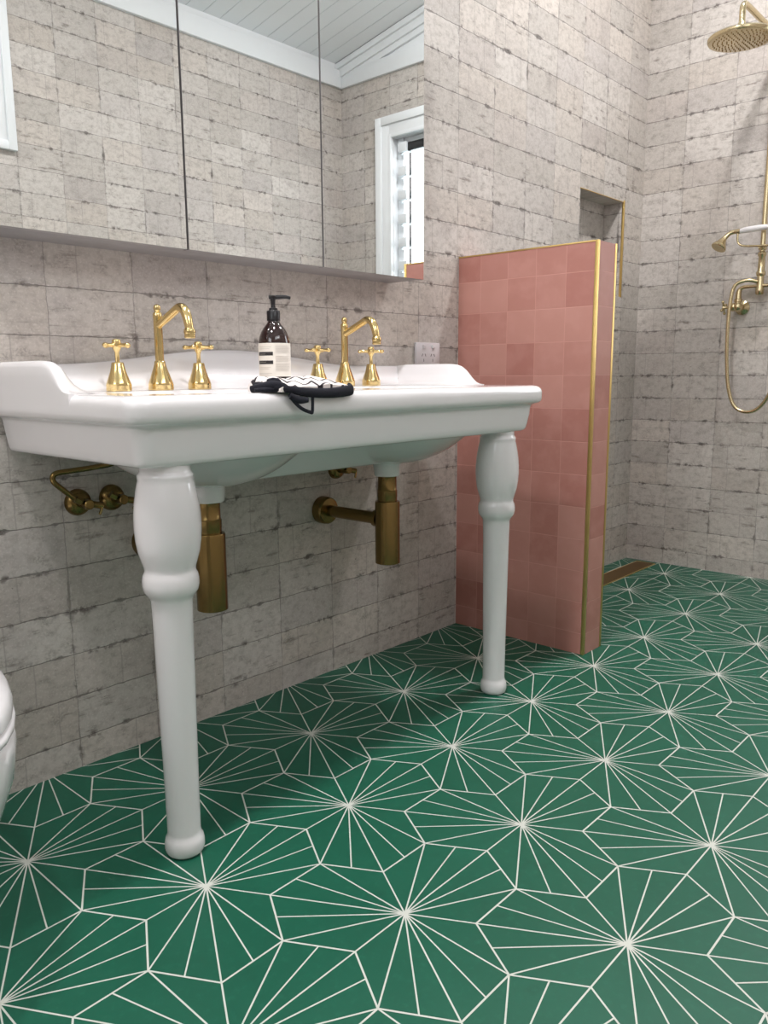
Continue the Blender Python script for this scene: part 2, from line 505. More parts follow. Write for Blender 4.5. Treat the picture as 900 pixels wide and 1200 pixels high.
win = empty('added_window', (XL, (W3[0]+W3[1])/2, W3[2]), kind='structure')  # unseen window, added for its light on the basin's left side
w = MB(); casing(w, 'X', XL, W3, .09, 1); w.build('window_frame', M['paint'], win)
w = MB()
for y in (W3[0]+.015, (W3[0]+W3[1])/2, W3[1]-.015):
    w.box((XL-.08, y-.015, W3[2]), (XL-.05, y+.015, W3[3]), bev=.002)
w.box((XL-.08, W3[0], W3[3]-.03), (XL-.05, W3[1], W3[3]), bev=.002); w.box((XL-.08, W3[0], W3[2]), (XL-.05, W3[1], W3[2]+.03), bev=.002)
w.build('sash', M['sash'], win)
w = MB(); w.box((XL-.067, W3[0]+.03, W3[2]+.03), (XL-.063, W3[1]-.03, W3[3]-.03)); w.build('pane', M['glass'], win, smooth=False)

# ------------------------------------------------------------------ floor
S = .34641
OX, OY = .13668, -.86209
TH0 = radians(-60)
def star(i, j):
    x, y = (i-.5*j)*S, j*.8660254*S
    return (OX+x*cos(TH0)-y*sin(TH0), OY+x*sin(TH0)+y*cos(TH0))
def clip(p, q, x0, x1, y0, y1):
    dx, dy = q[0]-p[0], q[1]-p[1]; t0, t1 = 0., 1.
    for pp, qq in ((-dx, p[0]-x0), (dx, x1-p[0]), (-dy, p[1]-y0), (dy, y1-p[1])):
        if abs(pp) < 1e-12:
            if qq < 0: return None
        else:
            r = qq/pp
            if pp < 0: t0 = max(t0, r)
            else: t1 = min(t1, r)
    if t0 >= t1: return None
    return (p[0]+dx*t0, p[1]+dy*t0), (p[0]+dx*t1, p[1]+dy*t1)
fl = MB()
fl.quad([(XL, YF, 0), (XR, YF, 0), (XR, YB, 0), (XL, YB, 0)])
zk = [0]
def strip(p, q, wd):
    c = clip(p, q, XL, XR, YF, YB)
    if not c: return
    p, q = c; dx, dy = q[0]-p[0], q[1]-p[1]; L = sqrt(dx*dx+dy*dy)
    if L < .002: return
    nx, ny = -dy/L*wd/2, dx/L*wd/2; ex, ey = dx/L*.0006, dy/L*.0006
    zk[0] += 1; z = .00030+(zk[0] % 23)*.000006
    fl.quad([(p[0]+nx-ex, p[1]+ny-ey, z), (p[0]-nx-ex, p[1]-ny-ey, z), (q[0]-nx+ex, q[1]-ny+ey, z), (q[0]+nx+ex, q[1]+ny+ey, z)], 1)
t = 1/3
CELL = [(t, 0), (2*t, t), (2*t, 2*t), (t, 2*t), (0, t), (-t, t), (-2*t, 0), (-2*t, -t), (-t, -t), (-t, -2*t), (0, -2*t), (t, -t)]
seen = set()
for i in range(-22, 23):
    for j in range(-22, 23):
        c = star(i, j)
        if not (XL-.4 < c[0] < XR+.4 and YF-.4 < c[1] < YB+.4): continue
        V = [star(i+a, j+b_) for a, b_ in CELL]
        for k in range(12):
            a, b_ = V[k], V[(k+1) % 12]
            key = tuple(sorted(((round(a[0], 3), round(a[1], 3)), (round(b_[0], 3), round(b_[1], 3)))))
            if key not in seen:
                seen.add(key); strip(a, b_, .0031)
            strip(c, a, .0027)
            if k in (1, 2, 5, 6, 9, 10):
                strip(c, ((a[0]+b_[0])/2, (a[1]+b_[1])/2), .0025)
tag(fl.build('floor', [M['green'], M['line']], smooth=False, recalc=False), kind='structure')

# ------------------------------------------------------------------ pink partition wall
PX0, PX1, PY, PZ = 1.411, 1.5243, -.493, 1.234
w = MB()
w.add([(PX0, 0, 0), (PX1, 0, 0), (PX1, PY, 0), (PX0, PY, 0), (PX0, 0, PZ), (PX1, 0, PZ), (PX1, PY, PZ), (PX0, PY, PZ)], [(0, 3, 7, 4), (1, 5, 6, 2)], 0)
w.add([(PX0, 0, PZ), (PX1, 0, PZ), (PX1, PY, PZ), (PX0, PY, PZ), (PX1, PY, 0), (PX0, PY, 0)], [(0, 3, 2, 1), (3, 5, 4, 2)], 1)
tag(w.build('wall_partition', [M['pink_face'], M['pink_end']], smooth=False, recalc=False), kind='structure')
n = 4
def stripbox(a, b_):
    global n
    w = MB(); w.box(a, b_, bev=.0008); tag(w.build('trim_%d' % n, M['strip']), kind='structure'); n += 1
e = .0015; q = .009
stripbox((PX0-e, PY-e, 0), (PX0+q, PY+q, PZ+e))
stripbox((PX1-q, PY-e, 0), (PX1+e, PY+q, PZ+e))
stripbox((PX0-e, PY+q, PZ-.003), (PX0+.004, 0, PZ+e))
# niche edging
stripbox((NX1-.002, -.002, NZ0-.002), (NX1+.010, .006, NZ1+.008))
stripbox((NX0-.002, -.0015, NZ1-.0005), (NX1-.002, .004, NZ1+.002))

# linear floor drain
dr = empty('linear_drain', (2.13, -.117, 0), 'long brass linear drain let into the green floor along the shower wall', 'drain')
w = MB(); DX0, DX1 = 1.56, 2.70
w.box((DX0, -.162, 0), (DX1, -.158, .004)); w.box((DX0, -.076, 0), (DX1, -.072, .004)); w.box((DX0, -.158, 0), (DX0+.004, -.076, .004)); w.box((DX1-.004, -.158, 0), (DX1, -.076, .004))
w.build('drain_frame', M['strip'], dr)
w = MB(); w.box((DX0+.004, -.158, 0), (DX1-.004, -.076, .0032))
w.build('grate', M['grille'], dr)
w = MB(); w.box((DX0, -.072, 0), (DX1-.03, -.066, .0015)); w.build('grout_edge', M['line'], dr)

# ------------------------------------------------------------------ console basin
bs = empty('console_basin', (.5, -.27, 0), 'wide white ceramic double console basin on two turned front legs against the wall', 'basin')
BX0, BX1, BYF, BYB = -.10, 1.10, -.525, -.0015
ZD = .832
def smooth(t): t = max(0., min(1., t)); return t*t*(3-2*t)
def bowl(x, y, cx):
    dx, dy = abs(x-cx)/.215, abs(y+.305)/.165
    r = (dx**3+dy**3)**(1/3)
    return .125*smooth((1-r)/.62) if r < 1 else 0
def ztop(x, y):
    return ZD-max(bowl(x, y, .22), bowl(x, y, .78))-.003*smooth((abs(y+.27)-.0)/.2)*0
def zunder(x, y):
    best = 0
    for cx in (.22, .78):
        dx = (x-cx); dy = (y+.25)
        ex = .212 if (dx < 0) == (cx < .5) else .20
        ey = .21 if dy < 0 else .20
        r = ((abs(dx)/ex)**2.0+(abs(dy)/ey)**2.0)**(1/2.0)
        if r < 1: best = max(best, .079*(1-r**2.5))
    if .22 < x < .78:
        # web between the bowls with a sloping front face
        best = max(best, .073*(1-max(0, min(1, (-y-.285)/.055)))*max(0, min(1, (-y-.04)/.05)))
    return .7155-best

def ring(d, rad, nx=120, nc=10, ny=44):
    """rounded rectangle, rear corners square; d = inset on front and sides"""
    x0, x1, yf, yb = BX0+d, BX1-d, BYF+d, BYB
    rad = max(rad, .0005)
    P = []
    for k in range(nx): P.append((x0+rad+(x1-x0-2*rad)*k/nx, yf))
    for k in range(nc): a = -pi/2+pi/2*k/nc; P.append((x1-rad+rad*cos(a), yf+rad+rad*sin(a)))
    for k in range(ny): P.append((x1, yf+rad+(yb-yf-rad)*k/ny))
    for k in range(nx): P.append((x1-(x1-x0)*k/nx, yb))
    for k in range(ny): P.append((x0, yb-(yb-yf-rad)*k/ny))
    for k in range(nc): a = pi+pi/2*k/nc; P.append((x0+rad+rad*cos(a), yf+rad+rad*sin(a)))
    return P
def shrink(P, s):
    """ring pulled towards the long centre line"""
    cy = -.262; out = []
    for x, y in P:
        cx = min(max(x, .16), .84)
        out.append((cx+(x-cx)*s, cy+(y-cy)*s))
    return out
B = MB(); rings = []
R0 = ring(.008, .022)
K = 44
# top deck rings from the middle outwards
for k in range(K+1):
    s = k/K
    R = shrink(ring(.020, .024), s) if k < K else ring(.020, .024)
    rings.append([(x, y, ztop(x, y)) for x, y in R])
for d, z in ((.014, .8313), (.009, .8297), (.005, .8270), (.002, .8230), (.0004, .8180), (0, .812), (.0002, .800), (.0015, .7925), (.006, .788), (.013, .7855), (.0185, .783), (.0205, .779), (.0215, .774)):
    rings.append([(x, y, z) for x, y in ring(d, .034)])
for d, z in ((.0235, .760), (.0275, .735), (.0295, .7245), (.0325, .7185), (.037, .7155)):
    rings.append([(x, y, z) for x, y in ring(d, .030)])
for k in range(K, -1, -1):
    s = k/K
    R = shrink(ring(.040, .024), s)
    rings.append([(x, y, zunder(x, y)) for x, y in R])
n0 = len(rings[0]); vs = [p for r in rings for p in r]; fs = []
for i in range(len(rings)-1):
    for k in range(n0):
        k2 = (k+1) % n0
        fs.append((i*n0+k, i*n0+k2, (i+1)*n0+k2, (i+1)*n0+k))
B.add(vs, fs)
# upstand: arched back and low side wings, one sweep with coved inner foot
def backz(x): return .887+.036*.5*(1+cos(pi*max(-1, min(1, (x-.47)/.46))))
WP = [(-.325, .8335), (-.312, .8355), (-.302, .8395), (-.294, .846), (-.286, .8545), (-.278, .864), (-.269, .8735), (-.259, .8815), (-.246, .887), (-.228, .8895), (-.20, .8905), (-.12, .8905), (-.05, .8905)]
path = [((BX0, y), z, Vector((1, 0))) for y, z in WP]
path += [((BX0, -.001), .8905, Vector((1, -1)))]
for k in range(1, 60):
    x = BX0+(BX1-BX0)*k/60; path.append(((x, -.001), max(backz(x), .0), Vector((0, -1))))
path += [((BX1, -.001), .8875, Vector((-1, -1)))]
path += [((BX1, y), z, Vector((-1, 0))) for y, z in reversed(WP)]
SEC = [(0, 0), (0, .5), (.0008, .80), (.004, .93), (.009, .99), (.014, 1.0), (.019, .975), (.024, .90), (.030, .74), (.037, .53), (.046, .33), (.058, .16), (.074, .05), (.095, 0)]
vs = []; fs = []
for (p, z, nrm) in path:
    h = z-ZD
    g = min(1, .35+h/.08)
    for q_, (t_, hh) in enumerate(SEC):
        zz = ZD+.0003+h*hh
        if q_ == 0: zz = .812
        vs.append((p[0]+nrm.x*t_*g, p[1]+nrm.y*t_*g, zz))
L = len(SEC)
for i in range(len(path)-1):
    for k in range(L-1):
        fs.append((i*L+k, i*L+k+1, (i+1)*L+k+1, (i+1)*L+k))
    fs.append((i*L+L-1, i*L, (i+1)*L, (i+1)*L+L-1))
fs.append(tuple(range(L))); fs.append(tuple((len(path)-1)*L+k for k in range(L)))
B.add(vs, fs)
# ceramic outlet necks under each bowl
for cx in (.222, .779):
    B.lathe([(.052, .668), (.047, .658), (.0415, .650), (.037, .640), (.035, .62), (.034, .607), (.032, .604), (.02, .604)], (cx, -.25, 0), n=36)
B.build('basin', M['ceramic'], bs, angle=50)
legprof = [(.020, .0), (.031, .001), (.0345, .006), (.0362, .014), (.0358, .024), (.0335, .033), (.0305, .038), (.0300, .045), (.0305, .12), (.0325, .28), (.0345, .44), (.0352, .466), (.0358, .480), (.0385, .486), (.0425, .491), (.0468, .498), (.0485, .508), (.0482, .518), (.0465, .526), (.0440, .5305), (.0435, .535), (.0447, .541), (.0482, .552), (.0525, .567), (.0552, .586), (.0565, .607), (.0562, .626), (.0545, .648), (.0512, .668), (.0478, .684), (.0462, .690), (.0470, .694), (.0468, .699), (.0440, .702), (.0425, .706), (.0425, .716)]
for x in (0.0, .993):
    w = MB(); w.lathe(legprof, (x, -.446, 0), n=48); w.build('leg', M['ceramic'], bs, angle=50)
for cx in (.22, .78):
    w = MB(); w.lathe([(.001, .7105), (.02, .711), (.022, .7105), (.023, .709)], (cx, -.305, 0), n=24); w.build('waste_plug', M['gold'], bs)

# ------------------------------------------------------------------ bottle traps (drain pipes)
def trap2(cx, label):
    r = empty('bottle_trap', (cx, -.25, .37), label, 'drain pipe')
    w = MB(); w.lathe([(.028, .371), (.0325, .373), (.0325, .534), (.0315, .537), (.026, .537)], (cx, -.25, 0), n=36); w.build('trap_body', M['trap'], r)
    w = MB(); w.lathe([(.0255, .535), (.0258, .548), (.0262, .550), (.0262, .566), (.0245, .568), (.0242, .600), (.025, .6045), (.02, .605)], (cx, -.25, 0), n=36); w.build('inlet_pipe', M['trap'], r)
    w = MB(); w.lathe([(.0225, .028), (.0225, .042), (.0165, .044), (.0165, .232)], (cx, -.25, .487), axis='Y', n=28); w.build('outlet_arm', M['trap'], r)
    w = MB(); w.lathe([(.018, -.034), (.034, -.032), (.0375, -.028), (.0385, -.018), (.0385, -.0015), (.03, -.001)], (cx, 0, .487), axis='Y', n=36); w.build('wall_flange', M['trap'], r)
trap2(.222, 'brass bottle trap directly behind the near left basin leg')
trap2(.779, 'brass bottle trap with wall arm in full view between the basin legs')

# ------------------------------------------------------------------ stop valves
def valve(x, z, hose, label, lever=True):
    r = empty('stop_valve', (x, 0, z), label, 'valve')
    w = MB(); w.lathe([(.008, -.020), (.018, -.019), (.0255, -.014), (.0285, -.007), (.029, -.001), (.02, -.0005)], (x, 0, z), axis='Y', n=32); w.build('wall_plate', M['trap'], r)
    w = MB(); w.lathe([(.009, -.058), (.011, -.056), (.011, -.015)], (x, 0, z), axis='Y', n=20)
    w.tube([(x-.004, -.045, z+.002), (x+.030, -.052, z-.006)], .0075, smooth=False)
    w.tube([(x-.012, -.045, z+.006), (x-.024, -.043, z+.014)], .0085, n=6, smooth=False)
    w.build('valve_body', M['trap'], r)
    if lever:
        w = MB(); w.tube([(x+.030, -.054, z-.006), (x+.018, -.062, z-.022)], .003, smooth=False); w.build('lever', M['gold'], r)
    if hose:
        w = MB(); w.tube(hose, .0058, sub=10); w.build('hose', M['trap'], r)
valve(.062, .597, [(.036, -.043, .612), (.014, -.042, .632), (-.005, -.041, .652), (-.001, -.043, .667), (.03, -.05, .671), (.075, -.06, .675), (.115, -.075, .684), (.135, -.09, .716)],
      'brass stop valve with a bent hose rising to the basin, left of the near leg')
valve(.141, .598, None, 'brass stop valve without visible hose, half hidden by the near leg')
valve(.835, .598, [(.809, -.043, .612), (.795, -.046, .628), (.80, -.06, .665), (.80, -.07, .716)], 'brass stop valve tucked up under the basin between the two traps')

# ------------------------------------------------------------------ taps
def make_spout(x, y, label):
    r = empty('basin_spout', (x, y, ZD), label, 'tap')
    Z = ZD
    w = MB(); w.lathe([(.020, 0), (.0262, .0005), (.0268, .004), (.0262, .009), (.0268, .011), (.0255, .016), (.0220, .026), (.0180, .037), (.0145, .047), (.0122, .055), (.0115, .060), (.0100, .062)], (x, y, Z), n=36); w.build('base', M['gold'], r)
    w = MB(); w.lathe([(.0092, .058), (.0092, .150), (.0098, .152), (.0098, .158), (.0092, .160), (.0090, .162), (.006, .164), (.0072, .168), (.0078, .172), (.0066, .177), (.003, .1795), (.0005, .180)], (x, y, Z), n=28); w.build('pillar', M['gold'], r)
    w = MB(); w.tube([(x, y-.002, Z+.136), (x, y-.03, Z+.147), (x, y-.060, Z+.160), (x, y-.082, Z+.168), (x, y-.098, Z+.164), (x, y-.108, Z+.150), (x, y-.113, Z+.134), (x, y-.115, Z+.124)],
                     [.0085, .0085, .0086, .0092, .0098, .0100, .0092, .0085], n=20, sub=8)
    w.lathe([(.0075, .0), (.0105, .0005), (.0115, .003), (.0108, .006), (.0112, .010), (.0122, .013), (.0112, .018), (.009, .021)], (x, y-.1155, Z+.105), n=24)
    w.build('spout_arm', M['gold'], r)
    return r
make_spout(.220, -.10, 'tall polished brass hooked spout on the left side of the basin')
make_spout(.780, -.10, 'tall polished brass hooked spout on the basin right of the soap bottle')
def make_handle(x, y, rot, label):
    r = empty('tap_handle', (x, y, ZD), label, 'tap', 'polished brass cross handle taps on the basin')
    Z = ZD
    w = MB(); w.lathe([(.020, 0), (.0252, .0005), (.0258, .004), (.0252, .009), (.0258, .011), (.0242, .017), (.0205, .027), (.0165, .038), (.0138, .048), (.0125, .0555), (.0115, .058), (.0055, .059)], (x, y, Z), n=36); w.build('base', M['gold'], r)
    w = MB(); w.lathe([(.0048, .056), (.0045, .078), (.0060, .082), (.0085, .086), (.0095, .091), (.0095, .097), (.0088, .100), (.0088, .102), (.0075, .1045), (.0005, .106)], (x, y, Z), n=24)
    for k in range(4):
        a = rot+k*pi/2; dx, dy = cos(a), sin(a)
        w.tube([(x+dx*.006, y+dy*.006, Z+.093), (x+dx*.020, y+dy*.020, Z+.0925), (x+dx*.028, y+dy*.028, Z+.0925)], [.0050, .0038, .0046], n=12, smooth=False)
        w.ball((x+dx*.030, y+dy*.030, Z+.0925), .0062, n=14, sc=(1, 1, .85))
    w.build('cross_handle', M['gold'], r)
make_handle(.121, -.10, .25, 'brass cross handle tap at the far left end of the basin')
make_handle(.319, -.10, .62, 'brass cross handle tap just right of the left hooked spout')
make_handle(.682, -.10, .45, 'brass cross handle tap between the soap bottle and the right spout')
make_handle(.882, -.10, .75, 'brass cross handle tap nearest the white power outlet')

# ------------------------------------------------------------------ soap bottle
bx, by = .455, -.20
r = empty('pump_bottle', (bx, by, ZD), 'dark amber soap bottle with black pump and cream label, standing on the basin', 'bottle')
w = MB(); w.lathe([(.026, 0), (.0325, .001), (.0352, .005), (.0358, .010), (.0358, .098), (.0352, .106), (.0330, .116), (.0290, .126), (.0235, .135), (.0175, .142), (.0140, .147), (.0130, .152), (.0130, .160)], (bx, by, ZD), n=48); w.build('bottle_body', M['amber'], r)
w = MB(); w.lathe([(.0130, .150), (.0150, .151), (.0152, .1715), (.0140, .173), (.0100, .1735), (.0095, .1785), (.0055, .1795), (.0048, .185), (.0052, .194), (.0062, .1985), (.0080, .2015), (.0078, .205), (.006, .2065)], (bx, by, ZD), n=32)
w.tube([(bx-.009, by+.003, ZD+.2025), (bx+.006, by-.004, ZD+.2025), (bx+.024, by-.014, ZD+.2035), (bx+.034, by-.020, ZD+.2015)], [.0042, .0050, .0042, .0036], n=12)
w.build('pump', M['black'], r)
def labelpatch(name, mat, a0, a1, z0, z1, rr, parent, n=24):
    w = MB(); vs = []; fs = []
    for k in range(n+1):
        a = a0+(a1-a0)*k/n
        for z in (z0, z1):
            for q_ in (rr, rr-.0004): vs.append((bx+cos(a)*q_, by+sin(a)*q_, ZD+z))
    for k in range(n):
        i = k*4; fs += [(i, i+4, i+6, i+2), (i+1, i+3, i+7, i+5), (i, i+1, i+5, i+4), (i+2, i+6, i+7, i+3)]
    fs += [(0, 2, 3, 1), (n*4, n*4+1, n*4+3, n*4+2)]
    w.add(vs, fs); return w
view = math.atan2(-1.619-by, -.74-bx)
lb = labelpatch('label', M['label'], view-2.2, view+2.2, .027, .101, .0361, r, 60).build('label', M['label'], r)
pr = MB()
for z0, z1 in ((.0735, .0815), (.0545, .0625)):
    t_ = labelpatch('x', None, view-1.25, view-.10, z0, z1, .0364, r); pr.add(t_.v, t_.f, 0)
for k, (z0, z1, a0, a1) in enumerate([(.092, .0925, -1.2, -.2), (.088, .0885, -1.2, -.3), (.0765, .0771, -1.1, -.6), (.0590, .0595, -1.1, -.55), (.047, .0475, -1.2, -.25), (.0435, .044, -1.2, -.35), (.034, .0345, -1.2, -.2), (.031, .0315, -1.2, -.4)]+
                                     [(.094-.0028*i, .0943-.0028*i, .05, .95+.12*((i*7) % 3)) for i in range(20) if i not in (6, 7, 13)]):
    t_ = labelpatch('x', None, view+a0, view+a1, z0, z1, .0366, r); pr.add(t_.v, t_.f, 1)
pr.build('print', [M['labelblack'], M['print']], r)

# ------------------------------------------------------------------ cloth on the rim
r = empty('folded_cloth', (.27, -.50, ZD), 'small folded cloth, black and white zigzag with navy edging, hanging over the basin rim', 'cloth')
def slab(pts_top, pts_bot):
    n_ = len(pts_top)
    return pts_top+pts_bot, [tuple(range(n_)), tuple(range(2*n_-1, n_-1, -1))]+[(i, (i+1) % n_, n_+(i+1) % n_, n_+i) for i in range(n_)]
w = MB(); vs = []; fs = []; nu, nv = 34, 14
X0, X1 = .188, .372
def cl(u, v_):
    x = X0+(X1-X0)*u
    yb = -.438+.030*u; yf = -.531+.004*sin(u*6)
    return x, yb+(yf-yb)*v_
for iu in range(nu+1):
    u = iu/nu
    for iv in range(nv+1):
        v_ = iv/nv; x, y = cl(u, v_)
        e_ = sqrt(max(.0, min(1, min(u+.02, 1.01-u)/.10, (v_+.02)/.14)))
        hgt = .027-.0175*v_**1.3+.0018*sin(u*9+v_*2)+.001*sin(u*23)
        vs.append((x, y, ZD+.0012+hgt*e_))
nt = len(vs)
for iu in range(nu+1):
    for iv in range(nv+1):
        x, y = cl(iu/nu, iv/nv); vs.append((x, y, ZD+.0006))
for iu in range(nu):
    for iv in range(nv):
        a = iu*(nv+1)+iv
        fs.append((a, a+nv+1, a+nv+2, a+1)); fs.append((nt+a, nt+a+1, nt+a+nv+2, nt+a+nv+1))
for iu in range(nu):
    a = iu*(nv+1); fs.append((a, nt+a, nt+a+nv+1, a+nv+1)); a += nv; fs.append((a, a+nv+1, nt+a+nv+1, nt+a))
for iv in range(nv):
    a = iv; fs.append((a, a+1, nt+a+1, nt+a)); a = nu*(nv+1)+iv; fs.append((a, nt+a, nt+a+1, a+1))
w.add(vs, fs); w.build('knitted_top', M['zigzag'], r, angle=60)
w = MB()
w.tube([(X0-.006, -.520, ZD+.009), (X0+.02, -.532, ZD+.005), (X0+.06, -.537, ZD-.001), (X0+.11, -.538, ZD-.003), (X0+.15, -.537, ZD-.001), (X0+.176, -.532, ZD+.002), (X0+.187, -.516, ZD+.007)],
       [.0055, .0065, .0085, .0092, .0100, .0105, .0085], n=16, flat=.5, up=(0, 1, 0))
w.tube([(X0-.006, -.505, ZD+.011), (X0, -.47, ZD+.013), (X0+.01, -.445, ZD+.013)], [.006, .006, .005], n=10)
w.build('edging', M['navy'], r)
w = MB()
w.tube([(.158, -.485, ZD+.006), (.170, -.503, ZD+.009), (.184, -.513, ZD+.0115), (.197, -.521, ZD+.010), (.206, -.527, ZD+.007)], [.006, .009, .0105, .009, .006], n=14, flat=.9)
w.tube([(.150, -.505, ZD+.0042), (.168, -.512, ZD+.005), (.195, -.522, ZD+.005)], [.0035, .0045, .005], n=12)
w.tube([(.183, -.500, ZD+.020), (.190, -.508, ZD+.0215), (.199, -.512, ZD+.019), (.203, -.518, ZD+.012)], [.003, .005, .005, .003], n=10)
w.build('knotted_end', M['navy'], r)
w = MB()
w.tube([(.205, -.533, ZD-.004), (.216, -.536, ZD-.018), (.232, -.5375, ZD-.030), (.252, -.5375, ZD-.037), (.2565, -.5375, ZD-.036), (.257, -.538, ZD-.022), (.2575, -.538, ZD-.010)], .0034, n=10, sub=5, flat=.6, up=(0, 1, 0))
w.tube([(.205, -.536, ZD-.006), (.225, -.538, ZD-.014), (.245, -.539, ZD-.014)], [.006, .007, .005], n=10, flat=.5, up=(0, 1, 0))
w.build('hanging_loop', M['navy'], r)

# ------------------------------------------------------------------ power outlet
r = empty('power_outlet', (1.243, 0, .925), 'white double power outlet on the tiled wall between basin and pink partition', 'outlet')
w = MB(); w.box((1.1835, -.0095, .8895), (1.3025, -.0005, .9595), bev=.003); w.build('cover_plate', M['plastic'], r)
for cx in (1.221, 1.265):
    w = MB(); w.box((cx-.006, -.0135, .941), (cx+.006, -.0094, .953), bev=.0015); w.build('switch', M['plastic'], r)
for cx in (1.221, 1.265):
    w = MB()
    for dx, dz, a in ((-.0075, .006, .5), (.0075, .006, -.5), (0, -.010, 0)):
        for s_ in range(1):
            c0 = Vector((cx+dx, -.0098, .915+dz)); d_ = Vector((sin(a)*.0045, 0, cos(a)*.0045))
            p_ = Vector((cos(a)*.001, 0, -sin(a)*.001))
            f_ = Vector((0, .001, 0))
            P8 = [c0-d_-p_, c0-d_+p_, c0+d_+p_, c0+d_-p_]
            w.add(P8+[k_+f_ for k_ in P8], [(0, 1, 2, 3), (7, 6, 5, 4), (0, 4, 5, 1), (1, 5, 6, 2), (2, 6, 7, 3), (3, 7, 4, 0)])
    w.build('socket_slots', M['dark'], r, smooth=False)

# ------------------------------------------------------------------ mirror cabinet
CX0, CX1, CY, CZ0, CZ1 = -.118, 1.072, -.13, 1.127, 1.93
r = empty('mirror_cabinet', (.477, 0, CZ0), 'long mirror-fronted wall cabinet with three doors above the basin', 'cabinet')
w = MB(); w.box((CX0, CY+.022, CZ0+.001), (CX1, -.0005, CZ1), bev=.0008); w.build('body', M['cabside'], r)
edges = [CX0, .2845, .680, CX1]
for k in range(3):
    a, b_ = edges[k]+(.0028 if k else 0), edges[k+1]-(.0028 if k < 2 else 0)
    w = MB()
    w.box((a, CY+.002, CZ0), (b_, CY+.020, CZ1), 1)
    w.add([(a, CY, CZ0), (b_, CY, CZ0), (b_, CY, CZ1), (a, CY, CZ1), (a, CY+.003, CZ0), (b_, CY+.003, CZ0), (b_, CY+.003, CZ1), (a, CY+.003, CZ1)],
          [(0, 1, 2, 3)], 0)
    w.add([(a, CY, CZ0), (b_, CY, CZ0), (b_, CY, CZ1), (a, CY, CZ1), (a, CY+.003, CZ0), (b_, CY+.003, CZ0), (b_, CY+.003, CZ1), (a, CY+.003, CZ1)],
          [(0, 4, 5, 1), (1, 5, 6, 2), (2, 6, 7, 3), (3, 7, 4, 0)], 1)
    w.build('mirror_door', [M['mirror'], M['cabside']], r, smooth=False, recalc=False)

# ------------------------------------------------------------------ toilet (only its flank is in frame)
tx = -.438
r = empty('toilet', (tx, -.3, 0), 'white ceramic toilet at the left edge beside the basin', 'toilet')
def oval(hw, yfr, z, n_=40, p=2.3, yb_=-.001):
    yfr -= .02; out = []; cy = yb_-.18
    for k in range(n_//2+1):
        a = -pi*k/(n_//2)
        cc, ss = cos(a), sin(a)
        x = hw*(abs(cc)**(2/p))*(1 if cc >= 0 else -1)
        y = cy-(cy-yfr)*(abs(ss)**(2/p))
        out.append((tx+x, y, z))
    out.append((tx-hw, yb_, z)); out.append((tx+hw, yb_, z))
    return out
def loft(rs, cap=True):
    w = MB(); n_ = len(rs[0]); vs = [p for q_ in rs for p in q_]; fs = []
    for i in range(len(rs)-1):
        for k in range(n_): fs.append((i*n_+k, i*n_+(k+1) % n_, (i+1)*n_+(k+1) % n_, (i+1)*n_+k))
    fs += [tuple(range(n_)), tuple((len(rs)-1)*n_+k for k in range(n_))]
    w.add(vs, fs); return w
loft([oval(.105, -.44, 0), oval(.11, -.45, .02), oval(.118, -.47, .10), oval(.138, -.52, .18), oval(.160, -.565, .25), oval(.176, -.595, .31), oval(.180, -.602, .35), oval(.178, -.60, .372), oval(.172, -.59, .376)]).build('bowl', M['ceramic'], r, angle=60)
loft([oval(.172, -.592, .377), oval(.179, -.603, .380), oval(.181, -.606, .386), oval(.180, -.604, .392), oval(.174, -.596, .395)]).build('seat', M['ceramic'], r, angle=60)
loft([oval(.172, -.594, .396), oval(.179, -.602, .400), oval(.179, -.602, .414), oval(.174, -.596, .426), oval(.160, -.575, .434), oval(.13, -.53, .438)]).build('lid', M['ceramic'], r, angle=60)

# ------------------------------------------------------------------ shower
SY, SX = -.535, 2.683
r = empty('rail_shower', (XR, SY, 1.12), 'satin brass exposed rail shower with overhead rose and cross handles on the shower wall', 'shower')
w = MB(); w.tube([(SX, SY, 1.185), (SX, SY, 1.5), (SX, SY, 2.0), (SX, SY, 2.06)], .0095, smooth=False, n=18)
w.lathe([(.012, 1.165), (.0155, 1.17), (.0165, 1.185), (.0135, 1.195), (.0125, 1.235), (.017, 1.24), (.018, 1.25), (.0135, 1.258), (.0125, 1.31), (.016, 1.315), (.016, 1.325), (.010, 1.33)], (SX, SY, 0), n=24)
w.build('riser_rail', M['satin'], r)
w = MB(); w.tube([(SX, SY, 2.05), (SX-.001, SY, 2.085), (SX-.012, SY, 2.106), (SX-.04, SY, 2.113), (SX-.20, SY, 2.113), (SX-.345, SY, 2.113), (SX-.374, SY, 2.106), (SX-.383, SY, 2.09), (SX-.383, SY, 2.045)], .0105, n=18, sub=8)
w.tube([(SX, SY, 1.95), (XR-.001, SY, 1.95)], .008, smooth=False); w.lathe([(.024, -.0005), (.024, -.008), (.012, -.014)], (XR, SY, 1.95), axis='X', n=24)
w.build('overhead_arm', M['satin'], r)
hx = SX-.383
rose = MB(); rose.lathe([(.0005, -.0165), (.100, -.0165), (.106, -.015), (.109, -.010), (.109, -.004), (.104, .001), (.085, .007), (.050, .012), (.026, .018), (.016, .026), (.013, .040), (.010, .046)], (hx, SY, 2.005), n=56)
rose = rose.build('shower_rose', M['satin'], r)
w = MB()
for ring_, cnt in ((.015, 6), (.03, 12), (.045, 18), (.06, 24), (.075, 30), (.09, 36)):
    for k in range(cnt):
        a = 2*pi*k/cnt
        w.lathe([(.0022, 0), (.0016, -.0025)], (hx+ring_*cos(a), SY+ring_*sin(a), 2.005-.0163), n=6)
w.build('nozzles', M['grille'], rose)
VZ = 1.122
w = MB()
